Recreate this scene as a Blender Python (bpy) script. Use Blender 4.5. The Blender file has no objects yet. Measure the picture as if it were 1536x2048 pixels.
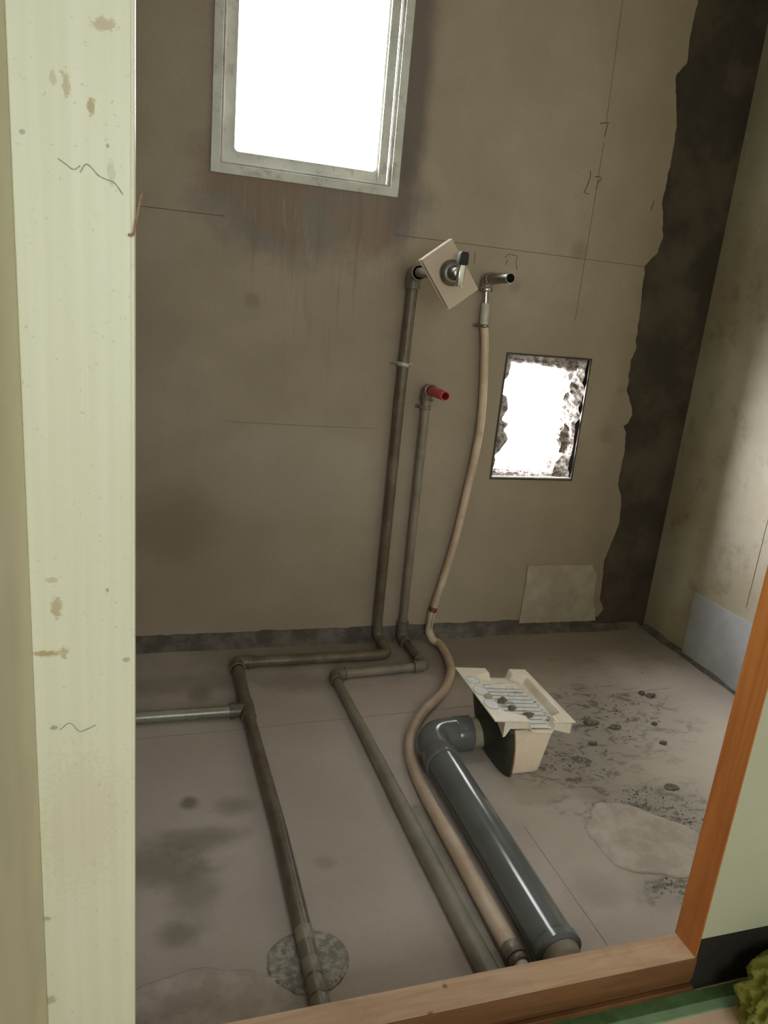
import bpy, bmesh, math, random
from mathutils import Vector, Matrix, noise
random.seed(7)
S = bpy.context.scene
C = S.collection

# ------------------------------------------------------------------ camera
# camera axes (right, up, back) in world space; eye 1.20 m above the concrete slab
AX = Matrix(((0.9535276, -0.2866194, 0.0929220), (-0.0053379, 0.2922800, 0.9563179), (-0.3012585, -0.9123715, 0.2771671))).transposed()
cam_d = bpy.data.cameras.new('camera'); cam = bpy.data.objects.new('camera', cam_d); C.objects.link(cam)
cam.matrix_world = Matrix.Translation((0, 0, 1.2)) @ AX.to_4x4()
cam_d.sensor_fit = 'VERTICAL'; cam_d.sensor_height = 24.0; cam_d.lens = 24.0 * 1482.145 / 2048
cam_d.clip_start = 0.02
S.camera = cam

# ------------------------------------------------------------------ world, lights, exposure
S.view_settings.view_transform = 'Standard'; S.view_settings.look = 'None'
S.view_settings.gamma = 1.0; S.view_settings.use_curve_mapping = False
S.view_settings.exposure = 0.0
w = bpy.data.worlds.new('overcast_sky'); S.world = w; w.use_nodes = True
bg = w.node_tree.nodes['Background']; bg.inputs[1].default_value = 12.0
# bright overcast sky, brightest low on the left beyond the back wall
wt = w.node_tree; gc = wt.nodes.new('ShaderNodeTexCoord'); dp = wt.nodes.new('ShaderNodeVectorMath'); dp.operation = 'DOT_PRODUCT'
wt.links.new(gc.outputs['Generated'], dp.inputs[0]); dp.inputs[1].default_value = Vector((-0.70, 0.66, 0.25)).normalized()
mr = wt.nodes.new('ShaderNodeMapRange'); mr.interpolation_type = 'SMOOTHSTEP'; wt.links.new(dp.outputs['Value'], mr.inputs[0])
mr.inputs[1].default_value = 0.62; mr.inputs[2].default_value = 0.97; mr.inputs[3].default_value = 1.0; mr.inputs[4].default_value = 7.5
sc_ = wt.nodes.new('ShaderNodeVectorMath'); sc_.operation = 'SCALE'; sc_.inputs[0].default_value = (0.95, 0.97, 1.0)
wt.links.new(mr.outputs[0], sc_.inputs['Scale']); wt.links.new(sc_.outputs[0], bg.inputs[0])

def area(name, loc, target, sx, sy, power, col=(1, 1, 1), portal=False):
    d = bpy.data.lights.new(name, 'AREA'); d.shape = 'RECTANGLE'; d.size = sx; d.size_y = sy
    d.energy = power; d.color = col
    if portal: d.cycles.is_portal = True
    o = bpy.data.objects.new(name, d); C.objects.link(o); o.location = loc
    o.rotation_euler = (Vector(target) - Vector(loc)).to_track_quat('-Z', 'Y').to_euler()
    return o
area('window_portal', (0.4375, 2.50, 1.90), (0.4375, 0, 1.90), 0.54, 0.80, 1, portal=True)
area('hole_portal', (1.323, 2.50, 0.837), (1.323, 0, 0.837), 0.34, 0.45, 1, portal=True)

area('added_window_portal', (0.30, -1.32, 1.40), (0.30, 0, 1.40), 0.80, 1.10, 1, portal=True)  # portal for the added window behind the camera

# ------------------------------------------------------------------ material helpers
class Mat:
    def __init__(s, name, rough=0.7, metal=0.0, spec=None):
        s.m = bpy.data.materials.new(name); s.m.use_nodes = True
        s.t = s.m.node_tree; s.b = s.t.nodes['Principled BSDF']
        s.b.inputs['Roughness'].default_value = rough; s.b.inputs['Metallic'].default_value = metal
        if spec is not None: s.b.inputs['Specular IOR Level'].default_value = spec
        s.pos = s.t.nodes.new('ShaderNodeTexCoord').outputs['Object']
    def put(s, sock, v):
        if isinstance(v, bpy.types.NodeSocket): s.t.links.new(v, sock)
        elif isinstance(v, (tuple, list)): sock.default_value = (*v, 1) if (len(v) == 3 and sock.type == 'RGBA') else v
        else: sock.default_value = v
    def math(s, op, a, b=0.0, clamp=False):
        n = s.t.nodes.new('ShaderNodeMath'); n.operation = op; n.use_clamp = clamp
        s.put(n.inputs[0], a); s.put(n.inputs[1], b); return n.outputs[0]
    def vmath(s, op, a, b):
        n = s.t.nodes.new('ShaderNodeVectorMath'); n.operation = op
        s.put(n.inputs[0], a); s.put(n.inputs[1], b)
        return n.outputs['Value'] if op in ('LENGTH', 'DOT_PRODUCT') else n.outputs[0]
    def noise(s, scale, detail=4, rough=0.55, vec=None, stretch=None, dist=0.0):
        v = vec or s.pos
        if stretch: v = s.vmath('MULTIPLY', v, stretch)
        n = s.t.nodes.new('ShaderNodeTexNoise'); s.t.links.new(v, n.inputs['Vector'])
        n.inputs['Scale'].default_value = scale; n.inputs['Detail'].default_value = detail
        n.inputs['Roughness'].default_value = rough; n.inputs['Distortion'].default_value = dist
        return n.outputs[0]
    def ss(s, v, a, b):                       # smoothstep a..b -> 0..1 (a may be > b)
        n = s.t.nodes.new('ShaderNodeMapRange'); n.interpolation_type = 'SMOOTHSTEP'; s.put(n.inputs[0], v)
        if a < b: n.inputs[1].default_value = a; n.inputs[2].default_value = b
        else:
            n.inputs[1].default_value = b; n.inputs[2].default_value = a
            n.inputs[3].default_value = 1; n.inputs[4].default_value = 0
        return n.outputs[0]
    def mix(s, f, a, b, mode='MIX'):
        n = s.t.nodes.new('ShaderNodeMix'); n.data_type = 'RGBA'; n.blend_type = mode
        s.put(n.inputs[0], f); s.put(n.inputs[6], a); s.put(n.inputs[7], b); return n.outputs[2]
    def mul(s, a, b): return s.math('MULTIPLY', a, b)
    def blob(s, c, r, soft=0.35, wob=0.5, scale=12):
        """a stain: ellipsoid with centre c and radii r, its border broken up by noise"""
        d = s.vmath('LENGTH', s.vmath('DIVIDE', s.vmath('SUBTRACT', s.pos, c), r), (0, 0, 0))
        if wob: d = s.math('ADD', d, s.mul(s.math('SUBTRACT', s.noise(scale, 5, 0.65), 0.5), wob * 2))
        return s.ss(d, 1 + soft, 1 - soft)
    def color(s, c): s.put(s.b.inputs['Base Color'], c); return s
    def rough(s, v): s.put(s.b.inputs['Roughness'], v); return s
    def bump(s, h, strength=0.3, dist=0.002):
        n = s.t.nodes.new('ShaderNodeBump'); n.inputs['Strength'].default_value = strength
        n.inputs['Distance'].default_value = dist; s.put(n.inputs['Height'], h)
        s.t.links.new(n.outputs[0], s.b.inputs['Normal']); return s

def simple(name, col, rough=0.6, metal=0.0, var=0.12, scale=30, bump=0.0, col2=None):
    m = Mat(name, rough, metal)
    c2 = col2 or tuple(x * (1 - var * 2) for x in col)
    m.color(m.mix(m.ss(m.noise(scale, 5), 0.35, 0.65), c2, col))
    if bump: m.bump(m.noise(scale * 4, 4), bump, 0.001)
    return m.m

# plaster of the back wall, with the soot and run marks under and beside the window
def plaster_material():
    m = Mat('grey_cement_plaster', 0.85, spec=0.25)
    big = m.noise(1.7, 4, 0.6); mid = m.noise(6, 5, 0.6); fine = m.noise(90, 3, 0.6)
    c = m.mix(m.ss(big, 0.35, 0.68), (0.312, 0.246, 0.182), (0.378, 0.304, 0.236))
    c = m.mix(m.mul(m.ss(mid, 0.5, 0.72), 0.30), c, (0.27, 0.235, 0.185))
    c = m.mix(m.mul(m.ss(fine, 0.45, 0.75), 0.16), c, (0.20, 0.175, 0.15))
    run = m.noise(26, 4, 0.7, stretch=(1, 1, 0.06))                        # long vertical runs
    fade = m.blob((0.47, 2.342, 1.38), (0.25, 1, 0.36), 0.5, 0.25, 6)
    c = m.mix(m.mul(m.mul(m.ss(run, 0.50, 0.66), fade), 0.42), c, (0.17, 0.115, 0.085))
    soot = m.blob((0.47, 2.342, 1.49), (0.335, 1, 0.20), 0.28, 0.55, 8)
    c = m.mix(m.mul(soot, 0.66), c, m.mix(m.ss(m.noise(5, 3), 0.4, 0.6), (0.20, 0.135, 0.10), (0.17, 0.155, 0.145)))
    c = m.mix(m.mul(m.mul(m.ss(m.noise(40, 4, 0.7, stretch=(1, 1, 0.14)), 0.56, 0.70), soot), 0.35), c, (0.42, 0.38, 0.36))
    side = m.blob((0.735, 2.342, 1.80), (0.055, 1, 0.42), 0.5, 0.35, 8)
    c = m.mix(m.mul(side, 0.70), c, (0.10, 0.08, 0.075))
    for p, r in (((1.3740, 1.4130), 0.03), ((1.1530, 1.2790), 0.02), ((0.0690, 0.4410), 0.12), ((1.6340, 0.9570), 0.02), ((0.2920, 1.1550), 0.02), ((1.6090, 0.7900), 0.03)):
        c = m.mix(m.mul(m.blob((p[0], 2.342, p[1]), (r, 1, r), 0.6, 0.5, 25), 0.35), c, (0.16, 0.11, 0.08))
    patch = m.blob((0.46, 2.342, 0.62), (0.30, 1, 0.17), 0.3, 0.2, 5)
    c = m.mix(m.mul(patch, 0.25), c, (0.44, 0.40, 0.34))
    rag = m.blob((1.68, 2.342, 0.75), (0.075, 1, 0.75), 0.6, 0.7, 9)
    c = m.mix(m.mul(rag, 0.40), c, (0.20, 0.165, 0.13))
    m.color(c); m.bump(m.math('ADD', mid, m.mul(fine, 0.25)), 0.35, 0.004)
    return m.m

def bare_material():
    m = Mat('bare_blackened_concrete', 0.9, spec=0.15)
    c = m.mix(m.ss(m.noise(5, 5, 0.6), 0.35, 0.7), (0.055, 0.044, 0.036), (0.105, 0.078, 0.060))
    m.color(c); m.bump(m.noise(40, 5, 0.7), 0.5, 0.004); return m.m

def right_wall_material():
    m = Mat('stained_cement_board', 0.8, spec=0.3)
    c = m.mix(m.ss(m.noise(2.2, 5, 0.6), 0.35, 0.68), (0.46, 0.39, 0.28), (0.60, 0.55, 0.44))
    c = m.mix(m.mul(m.ss(m.noise(9, 6, 0.7), 0.5, 0.72), 0.5), c, (0.24, 0.19, 0.12))
    c = m.mix(m.mul(m.ss(m.noise(30, 5, 0.7), 0.6, 0.75), 0.5), c, (0.17, 0.14, 0.10))
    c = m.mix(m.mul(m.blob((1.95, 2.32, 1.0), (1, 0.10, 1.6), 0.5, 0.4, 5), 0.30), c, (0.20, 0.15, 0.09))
    m.color(c); m.bump(m.noise(20, 5, 0.6), 0.25, 0.003); return m.m

def floor_material():
    m = Mat('dusty_concrete_slab', 0.82, spec=0.3)
    big = m.noise(2.0, 5, 0.6); mid = m.noise(8, 6, 0.65); fine = m.noise(70, 4, 0.7)
    c = m.mix(m.ss(big, 0.35, 0.68), (0.415, 0.350, 0.305), (0.515, 0.440, 0.395))
    c = m.mix(m.mul(m.ss(mid, 0.5, 0.72), 0.28), c, (0.29, 0.25, 0.20))
    c = m.mix(m.mul(m.ss(fine, 0.5, 0.75), 0.15), c, (0.25, 0.22, 0.19))
    for p, r, k in (((0.1000, 1.4190, 0.0000), (0.10, 0.035), 0.6), ((0.0140, 1.3510, 0.0000), (0.09, 0.05), 0.6), ((0.1980, 1.5180, 0.0000), (0.04, 0.03), 0.5),
                    ((0.0880, 1.2800, 0.0000), (0.05, 0.08), 0.5), ((0.0930, 1.5490, 0.0000), (0.018, 0.02), 0.8), ((0.0550, 1.1670, 0.0000), (0.035, 0.03), 0.6),
                    ((0.1030, 1.0130, 0.0000), (0.02, 0.018), 0.5), ((0.3710, 1.2980, 0.0000), (0.02, 0.02), 0.3), ((0.1470, 2.0390, 0.0000), (0.03, 0.05), 0.5),
                    ((0.4590, 2.0740, 0.0000), (0.09, 0.05), 0.45), ((0.0770, 2.1080, 0.0000), (0.25, 0.05), 0.35), ((0.9350, 1.1080, 0.0000), (0.06, 0.05), 0.25)):
        c = m.mix(m.mul(m.blob((p[0], p[1], 0), (r[0], r[1], 1), 0.7, 0.7, 16), k), c, (0.15, 0.125, 0.10))
    # scraped dark mortar right of the floor drain
    s1 = m.noise(17, 8, 0.75, vec=m.vmath('MULTIPLY', m.pos, (1.0, 1.7, 1)), dist=0.6)
    for p, r, k in (((1.3940, 1.7210, 0.0000), (0.26, 0.20), 0.9), ((1.1360, 1.5290, -0.0000), (0.18, 0.10), 0.9), ((1.2450, 1.3590, 0.0000), (0.22, 0.075), 0.95), ((1.3020, 1.2710, 0.0000), (0.12, 0.12), 0.9), ((1.1290, 1.0700, 0.0000), (0.10, 0.05), 0.8)):
        z = m.blob((p[0], p[1], 0), (r[0], r[1], 1), 0.5, 0.4, 9)
        c = m.mix(m.mul(z, 0.42), c, (0.25, 0.23, 0.215))
        c = m.mix(m.mul(m.mul(z, m.ss(s1, 0.50, 0.60)), k), c, (0.13, 0.11, 0.09))
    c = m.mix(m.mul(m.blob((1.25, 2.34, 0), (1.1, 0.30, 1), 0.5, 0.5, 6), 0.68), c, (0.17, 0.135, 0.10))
    pale = m.blob((1.60, 1.45, 0), (0.30, 0.30, 1), 0.5, 0.3, 5)  # pool of light from the wall hole, painted into the floor colour
    c = m.mix(m.mul(pale, 0.35), c, (0.60, 0.55, 0.46))
    m.color(c); m.bump(m.math('ADD', mid, m.mul(fine, 0.3)), 0.35, 0.004); return m.m

def mortar_material(name, a, b, bump=0.6, scale=60):
    m = Mat(name, 0.9, spec=0.2)
    m.color(m.mix(m.ss(m.noise(scale, 6, 0.7), 0.38, 0.66), a, b)); m.bump(m.noise(scale * 1.3, 6, 0.7), bump, 0.005); return m.m

def casing_material():
    m = Mat('cream_vinyl_sheet', 0.42, spec=0.45)
    st = m.noise(55, 3, 0.6, stretch=(1, 1, 0.02))
    c = m.mix(m.ss(st, 0.4, 0.65), (0.765, 0.765, 0.575), (0.80, 0.80, 0.63))
    c = m.mix(m.mul(m.ss(m.noise(3, 4), 0.5, 0.7), 0.25), c, (0.75, 0.69, 0.48))
    c = m.mix(m.mul(m.ss(m.noise(180, 2, 0.7), 0.66, 0.74), 0.35), c, (0.40, 0.33, 0.18))
    tan = (0.42, 0.29, 0.12); grey = (0.28, 0.27, 0.20)
    for p, r, k, q in (((-0.0430, 0.8350, 1.4180), (0.012, 0.007), 0.55, tan), ((-0.0550, 0.8350, 1.3480), (0.004, 0.009), 0.8, tan), ((-0.0770, 0.8350, 1.3640), (0.004, 0.012), 0.55, tan),
                       ((-0.0880, 0.8350, 1.3670), (0.003, 0.009), 0.4, tan), ((-0.0410, 0.8350, 1.3150), (0.0022, 0.0022), 0.8, grey), ((-0.1160, 0.8350, 1.3170), (0.0025, 0.0025), 0.6, grey),
                       ((-0.1000, 0.8350, 0.8320), (0.006, 0.015), 0.6, tan), ((-0.1110, 0.8350, 0.7750), (0.015, 0.004), 0.8, tan), ((-0.0930, 0.8350, 0.7750), (0.005, 0.008), 0.55, tan),
                       ((-0.1030, 0.8350, 0.8650), (0.007, 0.004), 0.4, tan), ((-0.1060, 0.8350, 0.6780), (0.005, 0.003), 0.7, grey), ((-0.0380, 0.8350, 1.2920), (0.004, 0.014), 0.30, grey),
                       ((-0.1250, 0.8350, 0.2670), (0.012, 0.007), 0.55, grey), ((-0.1240, 0.8350, 0.4010), (0.009, 0.004), 0.6, grey), ((-0.0460, 0.8350, 0.8520), (0.002, 0.003), 0.7, grey),
                       ((-0.0260, 0.8350, 0.7620), (0.004, 0.003), 0.6, grey), ((-0.0810, 0.8350, 0.5380), (0.05, 0.12), 0.12, tan)):
        c = m.mix(m.mul(m.blob((p[0], 0.835, p[2]), (r[0] * 0.85, 1, r[1] * 0.85), 0.35, 1.3, 210), k), c, q)
    m.color(c); m.bump(st, 0.10, 0.001); return m.m

def wood_material(name, a, b, rough=0.5, stretch=(0.06, 1, 1), scale=40, knots=()):
    m = Mat(name, rough, spec=0.4)
    g = m.noise(scale, 5, 0.6, stretch=stretch, dist=0.8)
    c = m.mix(m.ss(g, 0.35, 0.68), a, b)
    c = m.mix(m.mul(m.ss(m.noise(7, 5, 0.7), 0.52, 0.72), 0.35), c, tuple(x * 0.5 for x in a))
    for p, r in knots: c = m.mix(m.mul(m.blob(p, (r, r, r), 0.4, 0.4, 60), 0.7), c, (0.10, 0.035, 0.015))
    m.color(c); m.bump(g, 0.15, 0.001); return m.m

def pipe_material(name, a, b, rust, rough=0.45, amount=0.5, metal=0.0):
    m = Mat(name, rough, metal)
    c = m.mix(m.ss(m.noise(12, 5, 0.6), 0.35, 0.66), a, b)
    c = m.mix(m.mul(m.ss(m.noise(22, 6, 0.7), 0.52, 0.66), amount), c, rust)
    m.color(c); m.rough(m.math('ADD', m.mul(m.noise(60, 4), 0.35), rough - 0.15)); m.bump(m.noise(70, 4, 0.7), 0.25, 0.001); return m.m

M = {}
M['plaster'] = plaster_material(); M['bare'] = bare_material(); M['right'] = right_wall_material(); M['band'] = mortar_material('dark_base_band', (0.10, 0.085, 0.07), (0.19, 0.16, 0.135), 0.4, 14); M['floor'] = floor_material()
M['mortar_pale'] = mortar_material('smooth_pale_mortar', (0.36, 0.30, 0.24), (0.44, 0.38, 0.31), 0.25, 9)
M['mortar_blue'] = mortar_material('smooth_grey_mortar', (0.42, 0.42, 0.43), (0.52, 0.52, 0.54), 0.2, 5)
M['mortar_rough'] = mortar_material('rough_grey_mortar', (0.27, 0.24, 0.20), (0.54, 0.50, 0.44), 1.0, 70)
M['mortar_dust'] = mortar_material('dusty_mortar_skim', (0.40, 0.340, 0.295), (0.52, 0.450, 0.40), 0.35, 12)
M['rubble'] = mortar_material('broken_cement', (0.09, 0.07, 0.06), (0.46, 0.41, 0.36), 1.0, 50)
M['chunk'] = mortar_material('dark_mortar_crumb', (0.13, 0.11, 0.09), (0.27, 0.235, 0.205), 0.8, 80)
M['wall_side'] = simple('painted_block_wall', (0.38, 0.34, 0.28), 0.9, scale=4)
M['ceiling'] = simple('grey_slab_ceiling', (0.36, 0.34, 0.30), 0.9, scale=4)
M['casing'] = casing_material()
M['vinyl'] = simple('cream_wall_vinyl', (0.56, 0.57, 0.42), 0.6, scale=3, var=0.05, bump=0.05)
M['ante'] = simple('aged_cream_wall', (0.72, 0.67, 0.48), 0.55, scale=5, var=0.05)
M['jamb'] = wood_material('varnished_brown_timber', (0.43, 0.140, 0.032), (0.55, 0.20, 0.05), 0.42, (1, 1, 0.05), 45)
M['sill'] = wood_material('worn_pale_timber', (0.47, 0.29, 0.17), (0.58, 0.39, 0.25), 0.5, (0.10, 1, 1), 38,
                          knots=(((0.4780, 0.8760, 0.1000), 0.004), ((0.4370, 0.8320, 0.1000), 0.006)))
M['sill_low'] = wood_material('dark_varnished_timber', (0.13, 0.055, 0.02), (0.20, 0.09, 0.035), 0.5, (0.06, 1, 1), 30)
M['peach'] = wood_material('peach_plywood', (0.80, 0.55, 0.38), (0.88, 0.70, 0.58), 0.4, (0.2, 1, 1), 6)
M['green'] = simple('dark_green_strip', (0.10, 0.19, 0.07), 0.6, scale=25, var=0.2)
M['green2'] = simple('pale_green_strip', (0.27, 0.42, 0.25), 0.6, scale=25, var=0.1)
M['black'] = simple('black_base_board', (0.022, 0.019, 0.014), 0.7, scale=12)
M['frame'] = pipe_material('grimy_white_aluminium', (0.50, 0.48, 0.42), (0.62, 0.60, 0.54), (0.20, 0.17, 0.13), 0.45, 0.45)
M['steel_dark'] = simple('dark_steel_angle', (0.06, 0.045, 0.035), 0.5, 0.3, scale=40)
M['pipe_brown'] = pipe_material('rusty_brown_coated_pipe', (0.105, 0.080, 0.055), (0.17, 0.135, 0.095), (0.13, 0.055, 0.025), 0.36, 0.7)
M['pipe_galv'] = pipe_material('dull_galvanised_pipe', (0.25, 0.24, 0.19), (0.34, 0.33, 0.27), (0.12, 0.09, 0.06), 0.32, 0.5, 0.35)
M['pipe_olive'] = pipe_material('dusty_olive_pipe', (0.195, 0.172, 0.130), (0.265, 0.232, 0.182), (0.30, 0.26, 0.21), 0.5, 0.4)
M['fitting'] = pipe_material('tarnished_elbow', (0.15, 0.12, 0.09), (0.26, 0.22, 0.18), (0.10, 0.06, 0.04), 0.4, 0.4, 0.2)
M['pipe_taupe'] = pipe_material('dusty_taupe_pipe', (0.20, 0.165, 0.125), (0.27, 0.225, 0.175), (0.15, 0.11, 0.08), 0.38, 0.4)
M['hose'] = pipe_material('yellowed_pipe_lagging', (0.50, 0.37, 0.26), (0.62, 0.48, 0.36), (0.38, 0.22, 0.13), 0.42, 0.30)
M['white_sleeve'] = simple('off_white_plastic_sleeve', (0.52, 0.50, 0.42), 0.5)
M['split'] = simple('split_pale_sleeve', (0.55, 0.46, 0.34), 0.5)
M['red'] = simple('red_plastic', (0.52, 0.07, 0.065), 0.4, var=0.06)
M['red_dark'] = simple('red_band', (0.20, 0.06, 0.04), 0.5)
M['chrome'] = simple('worn_chrome', (0.55, 0.53, 0.49), 0.18, 1.0, var=0.05)
M['chrome_dull'] = simple('dull_chrome', (0.36, 0.33, 0.29), 0.38, 1.0)
M['clamp'] = simple('pale_clamp_steel', (0.62, 0.55, 0.47), 0.45, 0.3)
M['knob'] = simple('black_plastic', (0.022, 0.016, 0.016), 0.75)
M['board'] = simple('beige_wall_board', (0.50, 0.385, 0.29), 0.55, scale=8, var=0.03)
pm = Mat('grey_pvc', 0.16); pm.color(pm.mix(pm.ss(pm.noise(9, 3), 0.3, 0.7), (0.125, 0.128, 0.127), (0.150, 0.152, 0.150))); M['pvc'] = pm.m
M['drain_body'] = pipe_material('peach_cream_plastic', (0.86, 0.68, 0.54), (0.92, 0.76, 0.62), (0.70, 0.52, 0.38), 0.45, 0.25)
M['scratch'] = simple('faint_scored_line', (0.27, 0.22, 0.18), 0.9)
M['scuff'] = simple('grey_scuff', (0.42, 0.42, 0.33), 0.6)
M['pvc_pale'] = simple('pale_grey_plastic', (0.34, 0.31, 0.27), 0.35, scale=25)
M['coupler'] = simple('grimy_cream_plastic', (0.40, 0.37, 0.25), 0.5, scale=20)
M['plastic'] = pipe_material('dirty_cream_plastic', (0.80, 0.69, 0.55), (0.88, 0.79, 0.66), (0.60, 0.50, 0.38), 0.34, 0.22)
M['spot'] = simple('dried_white_spot', (0.80, 0.79, 0.76), 0.45, scale=90, var=0.1)
M['ring'] = simple('grey_spot_rim', (0.58, 0.53, 0.47), 0.5)
M['rubber'] = pipe_material('black_mastic', (0.022, 0.022, 0.014), (0.045, 0.042, 0.028), (0.06, 0.05, 0.03), 0.45, 0.4)
M['mastic_edge'] = simple('brown_mastic_edge', (0.22, 0.13, 0.06), 0.6, scale=60)
M['cloth'] = pipe_material('yellow_green_pile', (0.19, 0.19, 0.028), (0.28, 0.27, 0.055), (0.11, 0.12, 0.02), 0.95, 0.6)
M['rust_wire'] = simple('rusty_wire', (0.36, 0.22, 0.14), 0.6, 0.2, scale=200)
M['pencil'] = simple('pencil_line', (0.085, 0.05, 0.028), 0.9)
M['chalk'] = simple('faint_snap_line', (0.19, 0.12, 0.085), 0.9)
gm = bpy.data.materials.new('window_glass'); gm.use_nodes = True; t = gm.node_tree; t.nodes.clear()
o_ = t.nodes.new('ShaderNodeOutputMaterial'); mx = t.nodes.new('ShaderNodeMixShader'); tr = t.nodes.new('ShaderNodeBsdfTransparent'); gl = t.nodes.new('ShaderNodeBsdfGlossy')
gl.inputs['Roughness'].default_value = 0.05; mx.inputs[0].default_value = 0.06; tr.inputs[0].default_value = (0.95, 0.97, 0.96, 1)
t.links.new(tr.outputs[0], mx.inputs[1]); t.links.new(gl.outputs[0], mx.inputs[2]); t.links.new(mx.outputs[0], o_.inputs[0]); M['glass'] = gm

# ------------------------------------------------------------------ object helpers
def link(name, bm, mat, parent=None, smooth=False, bevel=0.0):
    bmesh.ops.recalc_face_normals(bm, faces=bm.faces)
    me = bpy.data.meshes.new(name); bm.to_mesh(me); bm.free()
    if smooth:
        for p in me.polygons: p.use_smooth = True
    o = bpy.data.objects.new(name, me); C.objects.link(o); me.materials.append(mat)
    if bevel:
        b = o.modifiers.new('bevel', 'BEVEL'); b.width = bevel; b.segments = 2; b.limit_method = 'ANGLE'
    if parent:
        o.parent = parent
        o.matrix_parent_inverse = Matrix.Translation(parent.location).inverted() if parent.rotation_euler.to_quaternion().angle < 1e-6 else parent.matrix_basis.inverted()
    return o
def sharp(o, ang=40):
    me = o.data
    me.update()
    bm = bmesh.new(); bm.from_mesh(me)
    for e in bm.edges:
        if len(e.link_faces) == 2 and e.calc_face_angle(0) > math.radians(ang): e.smooth = False
    bm.to_mesh(me); bm.free(); return o
def thing(name, label, cat, loc, group=None):
    o = bpy.data.objects.new(name, None); C.objects.link(o); o.location = loc; o.empty_display_size = 0.05
    o['label'] = label; o['category'] = cat
    if group: o['group'] = group
    return o
def tag(o, label, cat, group=None):
    o['label'] = label; o['category'] = cat
    if group: o['group'] = group
    return o
def struct(o): o['kind'] = 'structure'; return o
def box(bm, x0, x1, y0, y1, z0, z1):
    v = [bm.verts.new((x, y, z)) for x in (x0, x1) for y in (y0, y1) for z in (z0, z1)]
    for f in ((0, 1, 3, 2), (4, 6, 7, 5), (0, 4, 5, 1), (2, 3, 7, 6), (0, 2, 6, 4), (1, 5, 7, 3)): bm.faces.new([v[i] for i in f])
    return v
def boxes(*bs):
    bm = bmesh.new()
    for b in bs: box(bm, *b)
    return bm
def fillet(pts, r, n=7):
    pts = [Vector(p) for p in pts]; out = [pts[0]]
    for i in range(1, len(pts) - 1):
        a, b, c = pts[i - 1], pts[i], pts[i + 1]
        u = (a - b); v = (c - b); d = min(r, u.length * 0.48, v.length * 0.48); u.normalize(); v.normalize()
        p, q = b + u * d, b + v * d
        for k in range(n + 1):
            t = k / n; out.append(p * (1 - t) ** 2 + b * 2 * t * (1 - t) + q * t ** 2)
    out.append(pts[-1]); return out
def spline(pts, n=8):
    pts = [Vector(p) for p in pts]; P = [pts[0] * 2 - pts[1]] + pts + [pts[-1] * 2 - pts[-2]]; out = []
    for i in range(1, len(P) - 2):
        a, b, c, d = P[i - 1:i + 3]
        for k in range(n):
            t = k / n
            out.append(0.5 * ((2 * b) + (c - a) * t + (2 * a - 5 * b + 4 * c - d) * t * t + (3 * b - a - 3 * c + d) * t ** 3))
    out.append(pts[-1]); return out
def sweep(bm, path, rad, seg=24, caps=True, hollow=0.0):
    """tube along path; rad is a number or one radius per point; hollow = wall thickness of an open end"""
    n = len(path); rs = rad if isinstance(rad, (list, tuple)) else [rad] * n
    T = [(path[min(i + 1, n - 1)] - path[max(i - 1, 0)]).normalized() for i in range(n)]
    up = Vector((0, 0, 1)) if abs(T[0].z) < 0.9 else Vector((0, 1, 0))
    N = (up - T[0] * up.dot(T[0])).normalized(); rings = []
    for i in range(n):
        if i: N = (N - T[i] * N.dot(T[i])).normalized()
        B = T[i].cross(N)
        rings.append([bm.verts.new(path[i] + (N * math.cos(2 * math.pi * k / seg) + B * math.sin(2 * math.pi * k / seg)) * rs[i]) for k in range(seg)])
    for i in range(n - 1):
        for k in range(seg): bm.faces.new((rings[i][k], rings[i][(k + 1) % seg], rings[i + 1][(k + 1) % seg], rings[i + 1][k]))
    if caps: bm.faces.new(rings[0]); bm.faces.new(rings[-1])
    return rings
def tube(path, rad, seg=24, caps=True):
    bm = bmesh.new(); sweep(bm, [Vector(p) for p in path], rad, seg, caps); return bm
def pipe(name, path, rad, mat, parent, seg=24): return sharp(link(name, tube(path, rad, seg), mat, parent, True), 50)
def collar(name, a, b, r0, r1, mat, parent, lip=0.0):
    """short fitting between a and b with rounded ends"""
    a, b = Vector(a), Vector(b); d = b - a
    ts = [0, 0.0, 0.06, 0.94, 1.0, 1.0]; rr = [r0 * 0.80, r0 * 0.96, r0, r1, r1 * 0.96, r1 * 0.80]
    return sharp(link(name, tube([a + d * (t + 1e-4 * i) for i, t in enumerate(ts)], rr), mat, parent, True), 50)
def elbow(name, a, corner, b, r, mat, parent, bead=1.12):
    pth = fillet([a, corner, b], min((Vector(a) - Vector(corner)).length, (Vector(b) - Vector(corner)).length) * 0.8, 8)
    n = len(pth); rr = [r] * n
    bm = tube(pth, rr)
    for e, d in ((Vector(a), Vector(corner) - Vector(a)), (Vector(b), Vector(corner) - Vector(b))):
        d.normalize(); sweep(bm, [e, e + d * 0.001, e + d * 0.006, e + d * 0.007], [r * 0.9, r * bead, r * bead, r * 0.9])
    return sharp(link(name, bm, mat, parent, True), 50)
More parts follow.
